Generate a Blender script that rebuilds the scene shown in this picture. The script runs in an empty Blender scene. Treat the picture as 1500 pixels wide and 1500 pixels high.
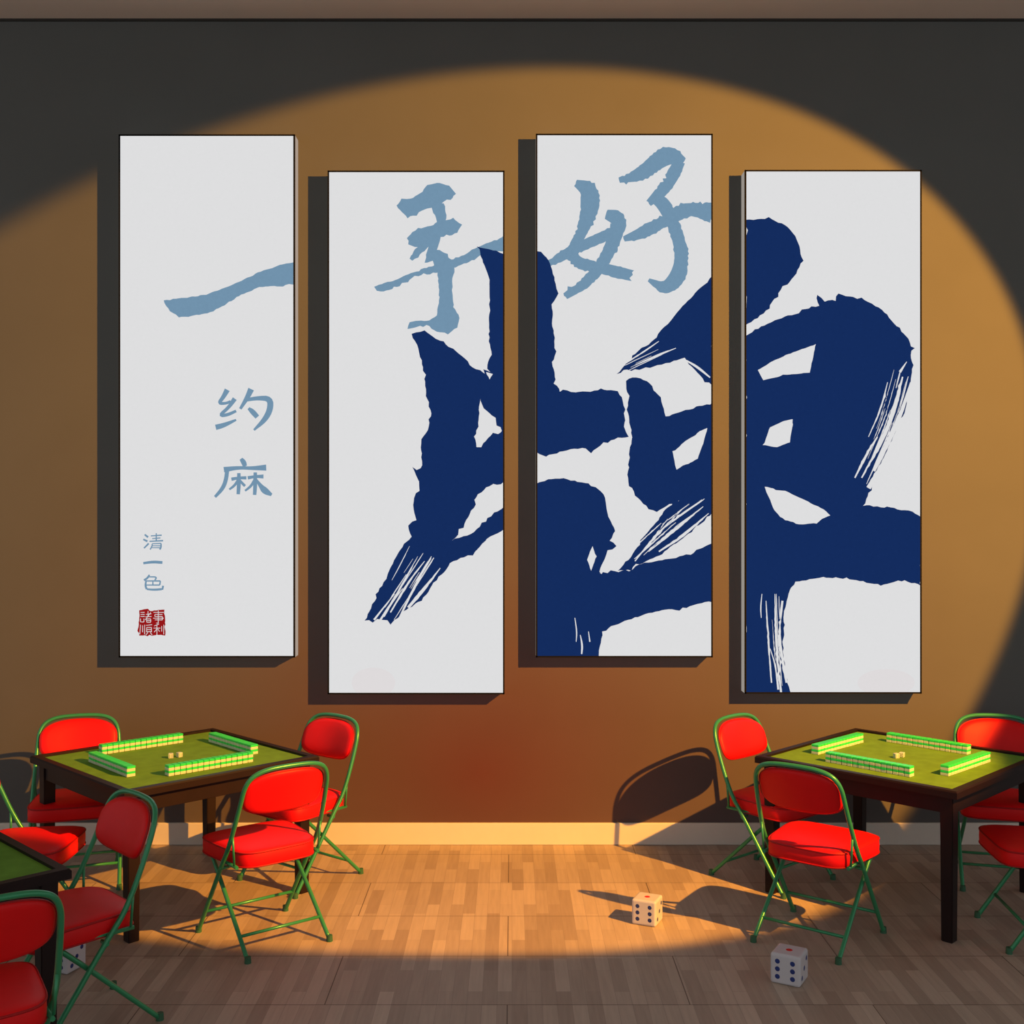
import bpy, bmesh, math, random
import numpy as np
from mathutils import Vector, Matrix
from mathutils.geometry import delaunay_2d_cdt
random.seed(4)
scene = bpy.context.scene
try:
    scene.view_settings.view_transform = 'Standard'
    scene.view_settings.look = 'None'
except Exception as e:
    print(e)
F = 1637.0; CAMH = 2.09; D = 7.03

def lin(c):
    r = []
    for v in c:
        v = v/255.0
        r.append(v/12.92 if v <= 0.04045 else ((v+0.055)/1.055)**2.4)
    return (r[0], r[1], r[2], 1.0)

# ------------------------------------------------------------ materials
def new_mat(name):
    m = bpy.data.materials.new(name); m.use_nodes = True
    nt = m.node_tree
    return m, nt, nt.nodes['Principled BSDF']

def mat(name, col, rough=0.5, metal=0.0, spec=0.5, var=0.0, scale=20, bump=0.0, bscale=200):
    m, nt, b = new_mat(name)
    b.inputs['Roughness'].default_value = rough
    b.inputs['Metallic'].default_value = metal
    b.inputs['Specular IOR Level'].default_value = spec
    c = (col[0], col[1], col[2], 1)
    tc = nt.nodes.new('ShaderNodeTexCoord')
    n = nt.nodes.new('ShaderNodeTexNoise'); n.inputs['Scale'].default_value = scale
    n.inputs['Detail'].default_value = 5
    nt.links.new(tc.outputs['Object'], n.inputs['Vector'])
    mx = nt.nodes.new('ShaderNodeMix'); mx.data_type = 'RGBA'
    mx.inputs[6].default_value = tuple(v*(1-var) for v in c[:3])+(1,)
    mx.inputs[7].default_value = tuple(min(1, v*(1+var)) for v in c[:3])+(1,)
    nt.links.new(n.outputs['Fac'], mx.inputs[0])
    nt.links.new(mx.outputs[2], b.inputs['Base Color'])
    if bump:
        n2 = nt.nodes.new('ShaderNodeTexNoise'); n2.inputs['Scale'].default_value = bscale
        nt.links.new(tc.outputs['Object'], n2.inputs['Vector'])
        bp = nt.nodes.new('ShaderNodeBump'); bp.inputs['Strength'].default_value = bump
        bp.inputs['Distance'].default_value = 0.002
        nt.links.new(n2.outputs['Fac'], bp.inputs['Height'])
        nt.links.new(bp.outputs['Normal'], b.inputs['Normal'])
    return m

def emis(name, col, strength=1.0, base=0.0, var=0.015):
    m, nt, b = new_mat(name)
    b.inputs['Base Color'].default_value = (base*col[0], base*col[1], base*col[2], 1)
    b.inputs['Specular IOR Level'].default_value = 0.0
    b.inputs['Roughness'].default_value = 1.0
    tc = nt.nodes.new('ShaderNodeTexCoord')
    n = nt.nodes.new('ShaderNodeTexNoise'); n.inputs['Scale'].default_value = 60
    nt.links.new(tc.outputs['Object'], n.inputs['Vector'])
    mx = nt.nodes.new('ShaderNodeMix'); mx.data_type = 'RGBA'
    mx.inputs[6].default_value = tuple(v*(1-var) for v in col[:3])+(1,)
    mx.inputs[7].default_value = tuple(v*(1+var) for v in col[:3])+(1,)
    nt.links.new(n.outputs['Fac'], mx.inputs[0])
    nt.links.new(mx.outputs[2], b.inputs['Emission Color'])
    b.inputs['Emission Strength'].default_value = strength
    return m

M_red = mat('red_vinyl', (0.78, 0.004, 0.006), rough=0.5, spec=0.25, var=0.05, bump=0.15, bscale=300)
M_redd = mat('red_piping', (0.42, 0.004, 0.006), rough=0.5, spec=0.3)
M_green = mat('green_tube_enamel', (0.035, 0.28, 0.12), rough=0.32, metal=0.2, var=0.08)
M_foot = mat('rubber_foot', (0.03, 0.12, 0.06), rough=0.7)
M_wood = mat('dark_stained_wood', (0.012, 0.0045, 0.0045), rough=0.5, spec=0.25, var=0.3, scale=12)
M_felt = mat('green_felt', (0.135, 0.28, 0.035), rough=0.95, spec=0.1, var=0.28, scale=14, bump=0.3, bscale=400)
M_tileg = mat('tile_green_back', (0.03, 0.76, 0.13), rough=0.3)
M_tilec = mat('tile_ivory', (0.62, 0.70, 0.50), rough=0.35)
M_die = mat('die_white', (0.58, 0.58, 0.62), rough=0.25)
M_pipb = mat('pip_blue', lin((25, 50, 120)), rough=0.4)
M_pipr = mat('pip_red', (0.6, 0.01, 0.01), rough=0.4)
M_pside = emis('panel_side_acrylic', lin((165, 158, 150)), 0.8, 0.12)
M_pedge = mat('panel_edge_black', (0.006, 0.006, 0.006), rough=0.8, spec=0.1)
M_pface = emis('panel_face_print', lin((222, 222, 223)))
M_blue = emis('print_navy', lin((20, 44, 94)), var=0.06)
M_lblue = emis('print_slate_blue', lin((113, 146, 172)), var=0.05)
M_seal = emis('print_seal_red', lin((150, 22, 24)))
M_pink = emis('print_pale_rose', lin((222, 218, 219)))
M_base = mat('baseboard_paint', (0.70, 0.65, 0.57), rough=0.45, var=0.03)
M_ceil = mat('ceiling_paint', (0.60, 0.50, 0.42), rough=0.8, var=0.05, scale=3)
M_gap = mat('painted_gap_shade', (0.02, 0.018, 0.015), rough=0.7)  # near-black colour stands in for shade in the gap below the ceiling

def wall_mat():
    m, nt, b = new_mat('wall_plaster')
    b.inputs['Roughness'].default_value = 0.75
    b.inputs['Specular IOR Level'].default_value = 0.12
    g = nt.nodes.new('ShaderNodeNewGeometry')
    n = nt.nodes.new('ShaderNodeTexNoise'); n.inputs['Scale'].default_value = 2.0
    n.inputs['Detail'].default_value = 8
    nt.links.new(g.outputs['Position'], n.inputs['Vector'])
    # broad tint: base colour turns redder low on the middle of the wall
    mp = nt.nodes.new('ShaderNodeMapping'); mp.vector_type = 'TEXTURE'
    mp.inputs['Location'].default_value = (-0.2, 0, 0.45)
    mp.inputs['Scale'].default_value = (4.4, 4.4, 3.4)
    nt.links.new(g.outputs['Position'], mp.inputs['Vector'])
    gr = nt.nodes.new('ShaderNodeTexGradient'); gr.gradient_type = 'QUADRATIC_SPHERE'
    nt.links.new(mp.outputs[0], gr.inputs['Vector'])
    mx = nt.nodes.new('ShaderNodeMix'); mx.data_type = 'RGBA'
    mx.inputs[6].default_value = (0.110, 0.116, 0.112, 1)
    mx.inputs[7].default_value = (0.108, 0.040, 0.040, 1)
    nt.links.new(gr.outputs['Fac'], mx.inputs[0])
    mr = nt.nodes.new('ShaderNodeMapRange')
    mr.inputs['To Min'].default_value = 0.92; mr.inputs['To Max'].default_value = 1.08
    nt.links.new(n.outputs['Fac'], mr.inputs['Value'])
    mul = nt.nodes.new('ShaderNodeVectorMath'); mul.operation = 'SCALE'
    nt.links.new(mx.outputs[2], mul.inputs[0]); nt.links.new(mr.outputs[0], mul.inputs['Scale'])
    nt.links.new(mul.outputs[0], b.inputs['Base Color'])
    n2 = nt.nodes.new('ShaderNodeTexNoise'); n2.inputs['Scale'].default_value = 160
    nt.links.new(g.outputs['Position'], n2.inputs['Vector'])
    bp = nt.nodes.new('ShaderNodeBump'); bp.inputs['Strength'].default_value = 0.15
    bp.inputs['Distance'].default_value = 0.002
    nt.links.new(n2.outputs['Fac'], bp.inputs['Height']); nt.links.new(bp.outputs[0], b.inputs['Normal'])
    return m

def floor_mat():
    m, nt, b = new_mat('laminate_oak_floor')
    b.inputs['Roughness'].default_value = 0.5
    b.inputs['Specular IOR Level'].default_value = 0.25
    g = nt.nodes.new('ShaderNodeNewGeometry')
    sp = nt.nodes.new('ShaderNodeSeparateXYZ'); nt.links.new(g.outputs['Position'], sp.inputs[0])
    cb = nt.nodes.new('ShaderNodeCombineXYZ')
    nt.links.new(sp.outputs['Y'], cb.inputs['X']); nt.links.new(sp.outputs['X'], cb.inputs['Y'])
    br = nt.nodes.new('ShaderNodeTexBrick')
    br.inputs['Scale'].default_value = 1.0
    br.inputs['Brick Width'].default_value = 0.36
    br.inputs['Row Height'].default_value = 0.064
    br.inputs['Mortar Size'].default_value = 0.0008
    br.inputs['Mortar Smooth'].default_value = 0.3
    br.offset = 0.37; br.offset_frequency = 2
    br.inputs['Color1'].default_value = (0.325, 0.252, 0.198, 1)
    br.inputs['Color2'].default_value = (0.475, 0.385, 0.308, 1)
    br.inputs['Mortar'].default_value = (0.27, 0.22, 0.18, 1)
    nt.links.new(cb.outputs[0], br.inputs['Vector'])
    b2 = nt.nodes.new('ShaderNodeTexBrick')
    b2.inputs['Scale'].default_value = 1.0
    b2.inputs['Brick Width'].default_value = 1.55
    b2.inputs['Row Height'].default_value = 0.52
    b2.inputs['Mortar Size'].default_value = 0.0025
    b2.inputs['Mortar Smooth'].default_value = 0.2
    b2.inputs['Color1'].default_value = (0.95, 0.95, 0.95, 1)
    b2.inputs['Color2'].default_value = (1.05, 1.05, 1.05, 1)
    b2.inputs['Mortar'].default_value = (0.3, 0.27, 0.25, 1)
    mp = nt.nodes.new('ShaderNodeMapping'); mp.inputs['Location'].default_value = (0.02, 0.21, 0)
    nt.links.new(g.outputs['Position'], mp.inputs[0]); nt.links.new(mp.outputs[0], b2.inputs['Vector'])
    mpg = nt.nodes.new('ShaderNodeMapping'); mpg.inputs['Scale'].default_value = (60, 4, 1)
    nt.links.new(g.outputs['Position'], mpg.inputs[0])
    n = nt.nodes.new('ShaderNodeTexNoise'); n.inputs['Scale'].default_value = 1.0; n.inputs['Detail'].default_value = 6
    nt.links.new(mpg.outputs[0], n.inputs['Vector'])
    mr = nt.nodes.new('ShaderNodeMapRange'); mr.inputs['To Min'].default_value = 0.82; mr.inputs['To Max'].default_value = 1.18
    nt.links.new(n.outputs['Fac'], mr.inputs['Value'])
    m1 = nt.nodes.new('ShaderNodeVectorMath'); m1.operation = 'MULTIPLY'
    nt.links.new(br.outputs['Color'], m1.inputs[0]); nt.links.new(b2.outputs['Color'], m1.inputs[1])
    m2 = nt.nodes.new('ShaderNodeVectorMath'); m2.operation = 'SCALE'
    nt.links.new(m1.outputs[0], m2.inputs[0]); nt.links.new(mr.outputs[0], m2.inputs['Scale'])
    nt.links.new(m2.outputs[0], b.inputs['Base Color'])
    return m

# ------------------------------------------------------------ mesh helpers
def finish(bm, name, mats, parent=None, loc=(0, 0, 0), yaw=0, smooth=False):
    me = bpy.data.meshes.new(name)
    bmesh.ops.recalc_face_normals(bm, faces=bm.faces[:])
    bm.to_mesh(me); bm.free()
    for m in mats: me.materials.append(m)
    if smooth:
        for p in me.polygons: p.use_smooth = True
        try: me.set_sharp_from_angle(angle=math.radians(40))
        except Exception: pass
    o = bpy.data.objects.new(name, me)
    scene.collection.objects.link(o)
    o.location = loc; o.rotation_euler = (0, 0, yaw)
    if parent: o.parent = parent
    return o

def box(bm, c, s, mi=0, bev=0.0, rot=None, seg=2):
    t = bmesh.new()
    bmesh.ops.create_cube(t, size=1)
    bmesh.ops.scale(t, vec=s, verts=t.verts[:])
    if bev:
        bmesh.ops.bevel(t, geom=t.edges[:], offset=bev, segments=seg, affect='EDGES', profile=0.5)
    if rot is not None: bmesh.ops.transform(t, matrix=rot, verts=t.verts[:])
    bmesh.ops.translate(t, vec=c, verts=t.verts[:])
    for f in t.faces: f.material_index = mi
    merge(bm, t)

def merge(bm, t):
    vm = {}
    for v in t.verts: vm[v] = bm.verts.new(v.co)
    for f in t.faces:
        try:
            nf = bm.faces.new([vm[v] for v in f.verts]); nf.material_index = f.material_index; nf.smooth = f.smooth
        except ValueError: pass
    t.free()

def chaikin(pts, it=3, closed=False):
    pts = [Vector(p) for p in pts]
    for _ in range(it):
        out = [] if closed else [pts[0]]
        n = len(pts)
        for i in range(n if closed else n-1):
            a, b = pts[i], pts[(i+1) % n]
            out.append(a*0.75+b*0.25); out.append(a*0.25+b*0.75)
        if not closed: out.append(pts[-1])
        pts = out
    return pts

def tube(bm, pts, r, mi=0, seg=10, closed=False):
    pts = [Vector(p) for p in pts]
    n = len(pts)
    rings = []
    up = None
    for i in range(n):
        if closed: t = (pts[(i+1) % n]-pts[i-1]).normalized()
        else: t = (pts[min(i+1, n-1)]-pts[max(i-1, 0)]).normalized()
        if up is None:
            up = t.orthogonal().normalized()
        up = (up - t*up.dot(t)).normalized()
        s = t.cross(up)
        rings.append([bm.verts.new(pts[i]+(up*math.cos(a)+s*math.sin(a))*r) for a in [2*math.pi*k/seg for k in range(seg)]])
    for i in range(n if closed else n-1):
        A, B = rings[i], rings[(i+1) % n]
        for k in range(seg):
            f = bm.faces.new([A[k], A[(k+1) % seg], B[(k+1) % seg], B[k]]); f.material_index = mi; f.smooth = True
    if not closed:
        bm.faces.new(rings[0]).material_index = mi; bm.faces.new(rings[-1][::-1]).material_index = mi

# ------------------------------------------------------------ room
bm = bmesh.new(); box(bm, (0, 0.1, 2.6), (15, 0.2, 5.6)); finish(bm, 'wall_back', [wall_mat()])
bm = bmesh.new(); box(bm, (0, -4.4, -0.05), (15, 9.2, 0.1)); finish(bm, 'floor', [floor_mat()])
bm = bmesh.new(); box(bm, (0, -4.4, 5.24), (15, 8.8, 0.1)); finish(bm, 'ceiling', [M_ceil])
bm = bmesh.new(); box(bm, (0, -0.011, 0.0695), (15, 0.022, 0.137), bev=0.004); finish(bm, 'baseboard_back', [M_base])
bm = bmesh.new(); box(bm, (0, -0.006, 5.182), (15, 0.012, 0.014)); finish(bm, 'gap_shade_strip_1', [M_gap])  # thin solid strip, painted dark as the shadow line where wall meets ceiling

# ------------------------------------------------------------ chair
def superpt(a, hw, hh, n):
    c, s = math.cos(a), math.sin(a)
    return (hw*math.copysign(abs(c)**(2/n), c), hh*math.copysign(abs(s)**(2/n), s))

def chair_mesh():
    bm = bmesh.new()
    # inverted-U back/front-leg tube
    half = [(0.238, 0.255, 0.008), (0.238, -0.02, 0.40), (0.238, -0.10, 0.50), (0.226, -0.19, 0.70), (0.216, -0.236, 0.83), (0.15, -0.262, 0.882)]
    path = half + [(0, -0.268, 0.890)] + [(-x, y, z) for x, y, z in reversed(half)]
    tube(bm, chaikin(path, 3), 0.0112, 1)
    # rear-leg tubes
    for s in (1, -1):
        tube(bm, chaikin([(s*0.208, 0.20, 0.425), (s*0.208, 0.15, 0.395), (s*0.214, -0.255, 0.008)], 2), 0.0105, 1)
        for (x, y) in ((0.238, 0.255), (0.214, -0.255)):
            t = bmesh.new(); bmesh.ops.create_cone(t, cap_ends=True, segments=12, radius1=0.016, radius2=0.014, depth=0.03)
            bmesh.ops.translate(t, vec=(s*x, y, 0.015), verts=t.verts[:])
            for f in t.faces: f.material_index = 3
            merge(bm, t)
        # seat rail + pivot link
        tube(bm, [(s*0.215, 0.20, 0.412), (s*0.215, -0.14, 0.412)], 0.009, 1, 8)
        tube(bm, [(s*0.248, -0.015, 0.385), (s*0.20, -0.015, 0.385)], 0.009, 1, 8)
        tube(bm, [(s*0.222, -0.125, 0.42), (s*0.232, -0.13, 0.56)], 0.006, 1, 8)
    tube(bm, [(-0.213, -0.165, 0.095), (0.213, -0.165, 0.095)], 0.008, 1, 8)
    tube(bm, [(-0.238, 0.17, 0.125), (0.238, 0.17, 0.125)], 0.008, 1, 8)
    tube(bm, [(-0.21, 0.15, 0.408), (0.21, 0.15, 0.408)], 0.008, 1, 8)
    tube(bm, [(-0.21, -0.10, 0.408), (0.21, -0.10, 0.408)], 0.008, 1, 8)
    # seat cushion
    N = 56
    def seat_pt(a, s):
        x, y = superpt(a, 0.226*s, 0.226*s, 5.0)
        x *= 1.0+0.09*(y/0.2)
        return x, y+0.048
    prof = [(0.9, 0.403), (0.985, 0.405), (1.0, 0.412), (1.006, 0.44), (1.0, 0.470), (0.985, 0.478), (0.93, 0.486), (0.8, 0.492), (0.5, 0.498), (0.2, 0.50)]
    rings = []
    for s, z in prof:
        rings.append([bm.verts.new((*seat_pt(2*math.pi*k/N, s), z)) for k in range(N)])
    for A, B in zip(rings, rings[1:]):
        for k in range(N):
            f = bm.faces.new([A[k], A[(k+1) % N], B[(k+1) % N], B[k]]); f.smooth = True
    bm.faces.new(rings[0][::-1]); bm.faces.new(rings[-1]).smooth = True
    for z in (0.475, 0.409):
        tube(bm, [(*seat_pt(2*math.pi*k/N, 0.998), z) for k in range(N)], 0.0045, 2, 6, closed=True)
    # back cushion (curved, tilted)
    C = Vector((0, -0.205, 0.762)); tilt = math.radians(20)
    def back_pt(a, s, d):
        c, sn = math.cos(a), math.sin(a)
        n = 2.35 if sn > 0 else 4.0
        x, z = superpt(a, 0.210*s, (0.118 if sn > 0 else 0.105)*s, n)
        y = d - 0.030*(1-(x/0.21)**2) + 0.012
        y2 = y*math.cos(tilt) - z*math.sin(tilt)
        z2 = y*math.sin(tilt) + z*math.cos(tilt)
        return C+Vector((x, y2, z2))
    prof = [(0.15, 0.024), (0.5, 0.023), (0.8, 0.020), (0.93, 0.014), (0.99, 0.006), (1.0, 0.0), (0.99, -0.006), (0.93, -0.012), (0.8, -0.015), (0.5, -0.017), (0.15, -0.018)]
    rings = [[bm.verts.new(back_pt(2*math.pi*k/N, s, d)) for k in range(N)] for s, d in prof]
    for A, B in zip(rings, rings[1:]):
        for k in range(N):
            f = bm.faces.new([A[k], A[(k+1) % N], B[(k+1) % N], B[k]]); f.smooth = True
    bm.faces.new(rings[0][::-1]); bm.faces.new(rings[-1])
    tube(bm, [back_pt(2*math.pi*k/N, 1.0, 0) for k in range(N)], 0.0045, 2, 6, closed=True)
    return bm

chair_me = None
def chair(x, depth, fx, fy):
    global chair_me
    yaw = math.atan2(fy, fx)-math.pi/2
    if chair_me is None:
        o = finish(chair_mesh(), 'folding_chair', [M_red, M_green, M_redd, M_foot])
        chair_me = o.data
    else:
        o = bpy.data.objects.new('folding_chair', chair_me); scene.collection.objects.link(o)
    o.location = (x, depth-D, 0); o.rotation_euler = (0, 0, yaw)
    return o

def chair_from_back(bx, bdepth, fx, fy):
    l = math.hypot(fx, fy); fx /= l; fy /= l
    return chair(bx+0.225*fx, bdepth+0.225*fy, fx, fy)

TL = (-1.855, -0.885); TR = (2.13, -0.885); T3 = (-2.45, -2.83)
chair_from_back(-2.545, 6.57, 0.30, -0.95)    # behind left table
chair_from_back(-1.06, 6.57, -0.62, -0.78)
chair(-1.215, 5.51, -0.62, 0.78)
chair(-2.425, 5.49, 0.998, 0.04)
chair_from_back(1.33, 6.56, 0.66, -0.75)
chair_from_back(2.84, 6.57, -0.25, -0.95)
chair(1.50, 5.50, 0.62, 0.78)
chair(2.63, 5.50, -0.995, 0.10)
chair_from_back(-1.62, 4.73, -0.71, -0.70)
chair(-1.775, 3.68, -0.6, 0.8)

# ------------------------------------------------------------ tables + tiles
def table(cx, cy, S=1.125, yaw=math.radians(45)):
    bm = bmesh.new()
    h = S/2; fr = 0.042
    # mitred top frame
    for k in range(4):
        R = Matrix.Rotation(k*math.pi/2, 4, 'Z')
        t = bmesh.new()
        prof = [(h, 0.712), (h, 0.742), (h-0.006, 0.75), (h-fr, 0.75), (h-fr, 0.738), (h-fr, 0.712)]
        L, Rr = [], []
        for d, z in prof:
            L.append(t.verts.new(R @ Vector((-d, -d, z)))); Rr.append(t.verts.new(R @ Vector((d, -d, z))))
        n = len(prof)
        for i in range(n):
            t.faces.new([L[i], L[(i+1) % n], Rr[(i+1) % n], Rr[i]])
        merge(bm, t)
        # apron
        box(bm, R @ Vector((0, -(h-0.055), 0.669)), (S-0.12, 0.022, 0.088) if k % 2 == 0 else (0.022, S-0.12, 0.088), 0, 0.002)
        # leg, slightly tapered
        p = R @ Vector((h-0.068, -(h-0.068), 0))
        t = bmesh.new(); bmesh.ops.create_cube(t, size=1)
        for v in t.verts:
            w = 0.066 if v.co.z > 0 else 0.056
            v.co = Vector((p.x+v.co.x*w, p.y+v.co.y*w, 0.358+v.co.z*0.716))
        bmesh.ops.bevel(t, geom=t.edges[:], offset=0.003, segments=2, affect='EDGES')
        merge(bm, t)
    box(bm, (0, 0, 0.7265), (S-2*fr+0.002, S-2*fr+0.002, 0.023), 1)
    bmesh.ops.remove_doubles(bm, verts=bm.verts[:], dist=1e-5)
    finish(bm, 'mahjong_table', [M_wood, M_felt], loc=(cx, cy, 0), yaw=yaw)

def tiles(cx, cy, yaw=math.radians(43)):
    bm = bmesh.new()
    tw, tl, th = 0.0325, 0.046, 0.027
    n = 15; z0 = 0.7385
    for k in range(4):
        R = Matrix.Rotation(k*math.pi/2, 4, 'Z')
        off = 0.02
        for i in range(n):
            for lv in range(2):
                x = (i-(n-1)/2)*tw+off+random.uniform(-.0008, .0008)
                for (za, hh, mi) in ((0.0, th*0.55, 1), (th*0.55, th*0.45, 0)):
                    c = R @ Vector((x, -0.365+random.uniform(-.0006, .0006), z0+lv*th+za+hh/2))
                    s = (tw-0.0022, tl, hh) if k % 2 == 0 else (tl, tw-0.0022, hh)
                    box(bm, c, s, mi, 0.0018, seg=1)
    finish(bm, 'mahjong_tiles', [M_tileg, M_tilec], loc=(cx, cy, 0), yaw=yaw)

def die_mesh(bm, S, c=Vector((0, 0, 0)), rot=None):
    R = rot or Matrix.Identity(4)
    box(bm, c, (S, S, S), 0, S*0.09, rot=R, seg=4)
    pr = S*0.082
    q = S*0.25
    layouts = {
        1: [(0, 0)], 2: [(-q, -q), (q, q)], 3: [(-q, -q), (0, 0), (q, q)],
        4: [(-q, -q), (q, q), (-q, q), (q, -q)], 5: [(-q, -q), (q, q), (-q, q), (q, -q), (0, 0)],
        6: [(-q, -q), (-q, 0), (-q, q), (q, -q), (q, 0), (q, q)]}
    faces = [((0, 0, 1), (1, 0, 0), 1), ((0, 0, -1), (1, 0, 0), 2), ((0, -1, 0), (1, 0, 0), 6), ((0, 1, 0), (1, 0, 0), 4), ((1, 0, 0), (0, 1, 0), 3), ((-1, 0, 0), (0, 1, 0), 5)]
    for nrm, u, num in faces:
        nrm = Vector(nrm); u = Vector(u); v = nrm.cross(u)
        for (a, b) in layouts[num]:
            p = nrm*(S/2)+u*a+v*b
            t = bmesh.new()
            rr = pr*(1.35 if num == 1 else 1)
            bmesh.ops.create_uvsphere(t, u_segments=16, v_segments=8, radius=rr)
            for vv in t.verts:
                d = vv.co.dot(nrm); vv.co = vv.co - nrm*d*0.92
            bmesh.ops.translate(t, vec=p, verts=t.verts[:])
            bmesh.ops.transform(t, matrix=R, verts=t.verts[:])
            bmesh.ops.translate(t, vec=c, verts=t.verts[:])
            for f in t.faces: f.material_index = 2 if num == 1 else 1; f.smooth = True
            merge(bm, t)

def die(x, depth, S, yaw):
    bm = bmesh.new(); die_mesh(bm, S)
    finish(bm, 'die', [M_die, M_pipb, M_pipr], loc=(x, depth-D, S/2), yaw=yaw, smooth=False)

for i, (cx, cy) in enumerate((TL, TR, T3)):
    table(cx, cy)
    tiles(cx, cy)
    bm = bmesh.new()
    die_mesh(bm, 0.026, Vector((-0.02, 0.0, 0.738+0.013)))
    die_mesh(bm, 0.026, Vector((0.025, 0.012, 0.738+0.013)), Matrix.Rotation(0.6, 4, 'Z'))
    finish(bm, 'dice_pair', [M_tilec, M_pipb, M_pipr], loc=(cx, cy, 0.0005), yaw=0.3)

die(0.69, 5.70, 0.128, math.radians(-24))
die(1.238, 4.99, 0.135, math.radians(-30))
die(-2.045, 5.12, 0.128, math.radians(-20))

# ------------------------------------------------------------ calligraphy panels
TH = 0.11
SC = (D-TH)/F
def P(x, y): return ((x-750)*SC, CAMH-(y-750)*SC)

def rough(poly, amp=1.0, step=7):
    out = []
    n = len(poly)
    prev = 0
    for i in range(n):
        a = Vector(poly[i]); b = Vector(poly[(i+1) % n])
        L = (b-a).length; k = max(1, int(L/step))
        nn = Vector((-(b-a).y, (b-a).x)); nn = nn/L if L > 0 else nn
        for j in range(k):
            p = a+(b-a)*j/k
            if j:
                d = 0.55*prev+random.gauss(0, 0.5)*amp
                if random.random() < 0.07: d += random.choice((-1, 1))*amp*1.9
                prev = d
                p = p+nn*d+(b-a).normalized()*random.uniform(-.2, .2)*step
            out.append((p.x, p.y))
    return out

def stroke(pts, ws, it=2):
    """variable width brush stroke -> polygon"""
    v = [Vector((p[0], p[1], w)) for p, w in zip(pts, ws)]
    v = chaikin(v, it)
    L, R = [], []
    n = len(v)
    for i in range(n):
        t = (v[min(i+1, n-1)]-v[max(i-1, 0)]).to_2d()
        t.normalize()
        nn = Vector((-t.y, t.x))*v[i].z/2
        p = v[i].to_2d()
        L.append(tuple(p+nn)); R.append(tuple(p-nn))
    return L+R[::-1]

def dry(pts, half_w, n, wmin=0.7, wmax=2.2):
    """fibrous dry-brush gaps running along a path"""
    v = [Vector(p) for p in chaikin([Vector((p[0], p[1], 0)) for p in pts], 2)]
    m = len(v); out = []
    for _ in range(n):
        o = random.uniform(-half_w, half_w)
        i0 = random.randint(0, int(m*0.55)); i1 = min(m-1, i0+random.randint(max(2, m//5), max(3, m//2)))
        seg = []
        for i in range(i0, i1+1):
            t = (v[min(i+1, m-1)]-v[max(i-1, 0)]).to_2d().normalized()
            p = v[i].to_2d()+Vector((-t.y, t.x))*(o+random.uniform(-.3, .3))
            seg.append((p.x, p.y))
        if len(seg) < 3: continue
        w = random.uniform(wmin, wmax)
        ws = [w*(0.2+0.8*math.sin(math.pi*(k+0.5)/len(seg))) for k in range(len(seg))]
        out.append(stroke(seg, ws, 1))
    return out

def flat(polys, name, m, rect, off, parent, amp=0.9, step=7):
    bm = bmesh.new()
    x0, y0, x1, y1 = rect
    for poly in polys:
        pp = rough(poly, amp, step) if amp else poly
        pp = [(min(max(x, x0+1.5), x1-1.5), min(max(y, y0+1.5), y1-1.5)) for x, y in pp]
        vs = [Vector(P(x, y)) for x, y in pp]
        n = len(vs)
        r = delaunay_2d_cdt(vs, [(i, (i+1) % n) for i in range(n)], [], 1, 1e-5)
        nv = [bm.verts.new(Vector((v.x, -TH-off, v.y))-parent.location) for v in r[0]]
        for f in r[2]:
            try: bm.faces.new([nv[i] for i in f])
            except ValueError: pass
    o = finish(bm, name, [m])
    o.parent = parent
    return o

def panel(rect):
    x0, y0, x1, y1 = rect
    X0, Z1 = P(x0, y0); X1, Z0 = P(x1, y1)
    cx, cz = (X0+X1)/2, (Z0+Z1)/2; w, h = X1-X0, Z1-Z0
    bm = bmesh.new()
    box(bm, (cx, -TH/2+0.003, cz), (w-0.002, TH-0.008, h-0.002), 0)
    e = 0.0095
    for (c, s) in (((X0+e/2, cz), (e, h)), ((X1-e/2, cz), (e, h)), ((cx, Z0+e/2), (w, e)), ((cx, Z1-e/2), (w, e))):
        box(bm, (c[0], -TH+0.004, c[1]), (s[0], 0.014, s[1]), 1)
    box(bm, (cx, -TH+0.0035, cz), (w-2*e, 0.007, h-2*e), 2)
    bmesh.ops.translate(bm, vec=(-cx, TH/2, -cz), verts=bm.verts[:])
    o = finish(bm, 'calligraphy_panel', [M_pside, M_pedge, M_pface], loc=(cx, -TH/2, cz))
    return o

R1 = (174, 197, 432, 963); R2 = (480, 250, 739, 1017); R3 = (785, 196, 1044, 963); R4 = (1091, 249, 1350, 1016)
p1, p2, p3, p4 = panel(R1), panel(R2), panel(R3), panel(R4)
def disc(cx, cy, rx, ry):
    return [(cx+rx*math.cos(a/32*2*math.pi), cy+ry*math.sin(a/32*2*math.pi)) for a in range(32)]
flat([disc(547, 1000, 32, 22)], 'rose_print', M_pink, R2, 0.0008, p2, 0.3)
flat([disc(1298, 1000, 42, 20)], 'rose_print', M_pink, R4, 0.0008, p4, 0.3)

# --- panel 1
flat([[(240, 440), (262, 437), (290, 434), (318, 426), (350, 413), (382, 398), (410, 388), (432, 384), (432, 417), (402, 419), (376, 422), (350, 434), (325, 449), (304, 459), (280, 463), (262, 465), (249, 456), (241, 444)]],
     'stroke_yi', M_lblue, R1, 0.0012, p1, 1.0, 4)
S = []
def st(pts, w):
    ws = w if isinstance(w, (list, tuple)) else [w*0.8]+[w]*(len(pts)-2)+[w*1.0]
    S.append(stroke(pts, ws, 2))
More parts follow.
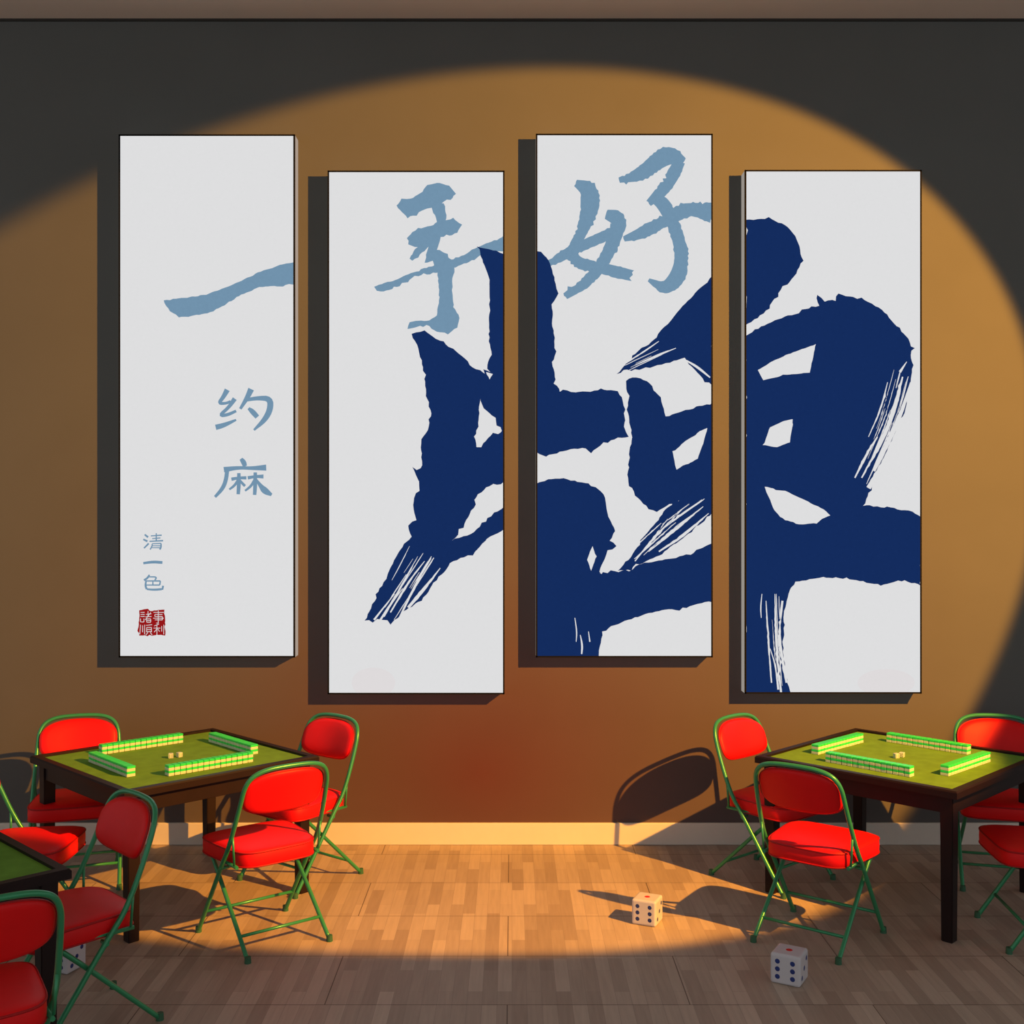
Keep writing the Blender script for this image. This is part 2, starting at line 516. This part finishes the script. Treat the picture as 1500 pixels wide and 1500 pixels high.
# yue
st([(333, 571), (327, 582), (320, 591), (331, 591), (338, 588)], [8, 6, 5, 4, 4])
st([(344, 584), (335, 597), (321, 609), (333, 608), (346, 602)], [7, 5, 5, 5, 4])
st([(316, 626), (328, 623), (346, 615)], [8, 7, 3])
st([(368, 570), (362, 583), (352, 599)], [9, 7, 4])
st([(360, 586), (378, 583), (396, 584), (396, 600), (388, 615), (372, 630)], [5, 6, 9, 9, 8, 3])
st([(364, 598), (370, 603), (377, 611)], [4, 8, 7])
# ma
st([(353, 672), (357, 677), (359, 683)], [5, 8, 6])
st([(328, 688), (350, 685), (368, 686), (390, 685)], [8, 5, 5, 9])
st([(333, 688), (331, 704), (326, 716), (315, 728)], [6, 6, 6, 4])
st([(339, 702), (350, 700), (361, 700)], [5, 4, 5])
st([(350, 693), (350, 710), (349, 724)], [5, 6, 5])
st([(349, 703), (344, 711), (336, 717)], [4, 4, 3])
st([(351, 703), (355, 708), (359, 712)], [3, 4, 4])
st([(363, 700), (374, 698), (386, 698)], [5, 4, 6])
st([(374, 692), (374, 710), (373, 725)], [5, 6, 5])
st([(373, 703), (368, 712), (359, 719)], [4, 4, 3])
st([(375, 702), (382, 712), (388, 719), (398, 725)], [3, 6, 11, 4])
# qing yi se
for a, w in (([(212, 783), (217, 787)], 3), ([(210, 790), (216, 793)], 3), ([(211, 803), (218, 796)], 2.6), ([(221, 785), (237, 784)], 2), ([(223, 789), (235, 788)], 1.8), ([(219, 793), (239, 792)], 2.2), ([(229, 781), (229, 793)], 2),
          ([(223, 796.5), (223, 800), (220, 805)], 2), ([(223, 796.5), (236, 796)], 1.8), ([(236, 796), (236, 802), (234, 805)], 2.4), ([(223, 799.5), (235, 799.5)], 1.5), ([(223, 802.3), (235, 802.3)], 1.5),
          ([(210, 825), (224, 823), (238, 824)], 4.2),
          ([(219, 842), (216, 847), (211, 850)], 3), ([(218, 845), (230, 845), (227, 850)], 2.2), ([(213, 851), (235, 851)], 2.2), ([(235, 851), (234, 857)], 2.4), ([(214, 857), (234, 857)], 2), ([(224, 851), (224, 857)], 2), ([(214, 851), (213, 858), (215, 863)], 3), ([(215, 863), (226, 864), (237, 863)], 3.2), ([(238, 864), (239, 858)], 3)):
    st(a, w)
flat(S, 'small_characters', M_lblue, R1, 0.0012, p1, 0.15, 5)
flat([[(204, 894), (214, 892), (226, 894), (241, 893), (242, 906), (241, 918), (242, 931), (230, 930), (216, 932), (204, 931), (203, 918), (204, 905)]], 'seal', M_seal, R1, 0.0012, p1, 1.0, 3)
S = []
for a in ([(206, 897), (212, 897)], [(206, 900), (212, 900)], [(206, 903), (212, 903)], [(206, 906), (206, 911)], [(206, 911), (211, 911)], [(211, 906), (211, 911)],
          [(214, 900), (222, 899)], [(217, 895), (217, 903)], [(213, 903.5), (222, 903)], [(221, 897), (213, 908)], [(215, 906.5), (221, 906.5)], [(215, 909), (221, 909)], [(215, 911.5), (221, 911.5)], [(215, 907), (215, 911)], [(221, 907), (221, 911)],
          [(225, 897), (240, 897)], [(232, 894), (232, 913)], [(227, 900), (238, 900)], [(227, 903), (238, 903)], [(224.5, 905.5), (240, 905.5)], [(227, 908), (238, 908)], [(229, 912.5), (232, 913)], [(227, 900), (227, 903)], [(238, 903), (238, 908)],
          [(206, 915), (205, 929)], [(209, 916), (209, 926)], [(212, 915), (212, 929)], [(214, 916), (223, 915)], [(215, 919), (215, 926)], [(222, 919), (222, 926)], [(215, 919), (222, 919)], [(215, 922), (222, 922)], [(215, 925), (222, 925)], [(217, 926), (214, 930)], [(220, 926), (223, 930)],
          [(226, 917), (233, 914)], [(225, 920), (235, 920)], [(230, 915), (230, 930)], [(230, 921), (226, 926)], [(231, 921), (234, 925)], [(237, 917), (237, 925)], [(240, 915), (240, 929)]):
    st(a, 1.0)
flat(S, 'seal_characters', M_pface, R1, 0.0022, p1, 0)

# --- panel 2
S = [[(581, 301), (588, 291), (605, 290), (619, 281), (626, 271), (640, 268), (658, 272), (668, 284), (660, 293), (645, 302), (622, 307), (605, 316), (597, 320), (589, 311)],
     [(596, 349), (604, 340), (622, 333), (645, 323), (664, 319), (677, 329), (670, 341), (650, 347), (635, 354), (618, 370), (604, 382), (600, 379), (612, 362), (598, 358)],
     [(548, 420), (575, 412), (602, 400), (640, 387), (672, 377), (700, 362), (720, 354), (739, 345), (739, 368), (714, 368), (695, 381), (660, 394), (630, 402), (600, 410), (577, 420), (562, 427), (552, 426)],
     [(632, 303), (650, 298), (654, 315), (646, 345), (640, 366), (656, 372), (665, 390), (662, 425), (664, 450), (673, 466), (670, 480), (656, 490), (640, 486), (620, 479), (597, 482), (600, 472), (625, 470), (640, 462), (643, 440), (641, 400), (634, 382), (622, 385), (628, 360), (640, 325)]]
flat(S, 'stroke_shou', M_lblue, R2, 0.0012, p2, 1.3, 4)
navy2 = [
 [(698, 361), (716, 365), (739, 372), (739, 640), (726, 612), (706, 592), (704, 566), (712, 553), (708, 541), (718, 545), (716, 500), (718, 455), (717, 420), (712, 395), (704, 375)],
 [(603, 489), (622, 484), (634, 493), (650, 500), (672, 518), (692, 538), (708, 546), (722, 560), (707, 566), (703, 590), (701, 625), (698, 655), (722, 634), (739, 628), (739, 706), (712, 714), (700, 724), (690, 748), (672, 775), (662, 792), (690, 782), (712, 764), (739, 743), (739, 776), (718, 786), (696, 808), (664, 822), (640, 850), (618, 880), (590, 896), (578, 908), (572, 915), (560, 908), (546, 912), (534, 909), (545, 885), (560, 858), (570, 836), (586, 806), (603, 786), (598, 770), (610, 762), (606, 735), (614, 712), (604, 684), (616, 686), (617, 650), (628, 625), (624, 570), (618, 528), (611, 505)]]
flat(navy2, 'brush_strokes', M_blue, R2, 0.0018, p2, 1.6, 5)
S = []
for a, w in (([(632, 815), (612, 850), (585, 905)], [1, 4, 2]), ([(622, 822), (600, 850), (572, 897)], [1, 3, 2]), ([(612, 815), (590, 855), (562, 903)], [0.5, 3, 3]), ([(645, 832), (622, 862), (598, 890)], [1, 5, 4]), ([(590, 862), (572, 885), (556, 910)], [1, 3, 3]), ([(600, 800), (585, 830), (574, 850)], [0.5, 1.5, .5]), ([(578, 870), (562, 890), (548, 908)], [1, 2, 3])):
    st(a, w)
S.append([(712, 545), (722, 548), (717, 556)])
S += dry([(625, 810), (600, 850), (565, 905)], 20, 9)
flat(S, 'dry_brush_gaps', M_pface, R2, 0.0026, p2, 0.6, 4)

# --- panel 3
S = []
for a, w in (([(843, 268), (862, 277), (866, 295), (858, 325), (846, 352), (836, 372), (846, 386), (872, 390), (900, 398), (927, 404)], [10, 26, 30, 20, 15, 18, 18, 15, 18, 16]),
             ([(888, 314), (908, 320), (902, 345), (886, 380), (862, 412), (828, 434)], [14, 26, 20, 18, 18, 10]),
             ([(796, 390), (826, 374), (862, 356), (905, 338)], [5, 16, 16, 16]),
             ([(907, 264), (938, 256), (960, 238), (980, 226), (1001, 238)], [8, 20, 24, 28, 14]),
             ([(996, 236), (985, 258), (968, 282), (950, 298)], [16, 20, 18, 10]),
             ([(956, 288), (974, 300), (990, 335), (1000, 375), (994, 405), (975, 424), (950, 410)], [14, 22, 18, 20, 24, 20, 5]),
             ([(914, 350), (940, 342), (975, 322), (1012, 304), (1044, 312)], [8, 18, 20, 20, 30])):
    st(a, w)
flat(S, 'stroke_hao', M_lblue, R3, 0.0012, p3, 1.5, 3)
navy3 = [
 [(785, 368), (797, 374), (809, 396), (814, 416), (818, 430), (808, 446), (812, 500), (811, 562), (820, 574), (848, 574), (880, 569), (905, 573), (911, 582), (916, 600), (914, 625), (921, 640), (905, 641), (884, 648), (866, 664), (858, 657), (830, 660), (800, 669), (785, 663)],
 [(785, 708), (803, 702), (836, 704), (862, 708), (884, 724), (890, 752), (901, 778), (893, 792), (903, 800), (890, 806), (878, 838), (906, 838), (940, 826), (985, 818), (1044, 796), (1044, 882), (1000, 890), (960, 896), (920, 908), (882, 925), (877, 963), (785, 963)],
 [(1044, 405), (1022, 425), (1000, 448), (978, 475), (950, 505), (925, 528), (903, 548), (930, 541), (952, 539), (975, 532), (1003, 524), (1018, 542), (1032, 560), (1044, 564)],
 [(917, 558), (932, 553), (952, 562), (968, 582), (975, 610), (1010, 600), (1044, 590), (1044, 706), (1010, 728), (985, 738), (962, 750), (950, 746), (930, 726), (920, 700), (922, 660), (925, 630), (918, 600), (922, 580)],
 [(1044, 690), (1018, 715), (980, 742), (950, 778), (930, 806), (905, 836), (925, 836), (970, 812), (1008, 782), (1044, 752)],
]
flat(navy3, 'brush_strokes', M_blue, R3, 0.0018, p3, 1.6, 5)
S = [[(985, 661), (1004, 646), (1036, 627), (1030, 650), (1022, 672), (1000, 682), (991, 688)],
     [(868, 800), (874, 815), (866, 836), (860, 820)]]
for a, w in (([(1030, 742), (990, 775), (950, 808)], [1, 5, 1]), ([(1038, 752), (1000, 785), (965, 808)], [1, 5, 2]), ([(1042, 770), (1010, 795), (975, 812)], [8, 6, 3]), ([(1000, 745), (965, 780), (935, 815)], [1, 3, 1]), ([(880, 840), (893, 818), (897, 806)], [3, 3, 1]), ([(978, 760), (955, 790), (930, 822)], [.5, 2.5, 1.5]),
             ([(850, 930), (853, 945), (852, 958)], [1, 3, 2]), ([(842, 905), (845, 925), (844, 940)], [1, 2, 1]), ([(862, 925), (864, 940)], [1, 2]), ([(915, 533), (945, 514), (965, 500)], [1.5, 2.5, 1]), ([(930, 535), (960, 522), (990, 510)], [1, 3, 1]), ([(1005, 528), (1022, 538), (1040, 553)], [2, 4, 2])):
    st(a, w)
S += dry([(1035, 735), (985, 770), (930, 820)], 16, 9)
S += dry([(1010, 500), (960, 520), (915, 542)], 7, 4, 0.6, 1.5)
flat(S, 'dry_brush_gaps', M_pface, R3, 0.0026, p3, 0.6, 4)

# --- panel 4
navy4 = [
 [(1091, 322), (1110, 321), (1126, 318), (1150, 330), (1165, 346), (1177, 382), (1163, 405), (1140, 435), (1113, 462), (1091, 476)],
 [(1091, 492), (1130, 472), (1170, 459), (1200, 448), (1197, 432), (1208, 442), (1224, 441), (1228, 430), (1262, 436), (1292, 454), (1318, 480), (1340, 510), (1334, 520), (1338, 535), (1332, 565), (1326, 600), (1308, 640), (1290, 680), (1272, 722), (1264, 741), (1310, 744), (1350, 757), (1350, 858), (1325, 850), (1290, 858), (1240, 846), (1190, 848), (1165, 852), (1155, 870), (1148, 900), (1146, 940), (1150, 985), (1158, 1016), (1091, 1016)],
]
flat(navy4, 'brush_strokes', M_blue, R4, 0.0018, p4, 1.6, 5)
S = [[(1110, 542), (1132, 529), (1162, 516), (1195, 504), (1190, 528), (1186, 546), (1152, 549), (1118, 557)],
     [(1120, 713), (1150, 719), (1180, 733), (1206, 746), (1216, 755), (1204, 760), (1196, 767), (1170, 768), (1150, 762), (1134, 747)],
     [(1128, 626), (1145, 618), (1161, 614), (1157, 648), (1138, 655), (1117, 652)]]
for a, w in (([(1322, 552), (1310, 600), (1290, 650), (1262, 700)], [2, 7, 5, 2]), ([(1334, 560), (1322, 600), (1300, 650), (1280, 690)], [2, 6, 7, 4]), ([(1300, 560), (1290, 600), (1272, 640)], [1, 3, 1]), ([(1328, 530), (1318, 545)], [1, 4]), ([(1285, 640), (1268, 668), (1252, 700)], [2, 4, 2]), ([(1312, 640), (1296, 675), (1272, 715)], [2, 5, 7]),
             ([(1122, 880), (1124, 920), (1130, 1000)], [1, 3, 2]), ([(1135, 870), (1136, 930), (1144, 1015)], [1, 4, 3]), ([(1146, 880), (1140, 930), (1152, 1000)], [3, 4, 3]), ([(1116, 870), (1114, 890), (1115, 905)], [1, 2, 1]), ([(1128, 950), (1136, 975), (1140, 1010)], [1, 2, 3])):
    st(a, w)
S += dry([(1322, 545), (1305, 610), (1280, 670), (1260, 715)], 14, 9)
S += dry([(1132, 870), (1134, 930), (1142, 1010)], 12, 6, 0.6, 1.6)
flat(S, 'dry_brush_gaps', M_pface, R4, 0.0026, p4, 0.6, 4)

# ------------------------------------------------------------ lighting
def wallpt(x, y): s = D/F; return np.array([(x-750)*s, 0, CAMH-(y-750)*s])
def floorpt(x, y):
    z = F*CAMH/(y-750); return np.array([(x-750)*z/F, z-D, 0])
bpts = [wallpt(*p) for p in ((0, 345), (145, 275), (400, 178), (600, 125), (750, 103), (880, 97), (1000, 103), (1130, 135), (1250, 200), (1380, 320), (1450, 430), (1500, 570), (1480, 950), (1420, 1060))]
bpts += [floorpt(*p) for p in ((330, 1375), (500, 1395), (650, 1403), (775, 1402), (900, 1390), (1090, 1358))]
bpts = np.array(bpts)
Pp = np.array([4.5, -4.6, 4.3])
q = bpts-Pp; q /= np.linalg.norm(q, axis=1)[:, None]
w, *_ = np.linalg.lstsq(q, np.ones(len(q)), rcond=None)
half = math.acos(1/np.linalg.norm(w)); ax = w/np.linalg.norm(w)
ld = bpy.data.lights.new('stage_spotlight', 'SPOT')
ld.energy = 1000; ld.color = (1, 1, 1); ld.shadow_soft_size = 0.035
ld.spot_size = 2*half*1.025; ld.spot_blend = 0.085
ld.use_nodes = True
nt = ld.node_tree; em = nt.nodes['Emission']
fo = nt.nodes.new('ShaderNodeLightFalloff'); fo.inputs['Strength'].default_value = 0.73
em.inputs['Color'].default_value = (1.0, 0.405, 0.045, 1)
nt.links.new(fo.outputs['Linear'], em.inputs['Strength'])
lo = bpy.data.objects.new('stage_spotlight', ld); scene.collection.objects.link(lo)
lo.location = Vector(Pp); lo.rotation_euler = Vector(ax).to_track_quat('-Z', 'Y').to_euler()

wd = bpy.data.worlds.new('room_ambient'); scene.world = wd; wd.use_nodes = True
bg = wd.node_tree.nodes['Background']; bg.inputs[0].default_value = (0.97, 0.98, 1.0, 1); bg.inputs[1].default_value = 0.56

cam = bpy.data.cameras.new('camera'); co = bpy.data.objects.new('camera', cam); scene.collection.objects.link(co)
co.location = (0, -D, CAMH); co.rotation_euler = (math.radians(90), 0, 0)
cam.sensor_width = 36; cam.lens = F/1500*36; cam.clip_end = 100
scene.camera = co
bpy.context.view_layer.update()
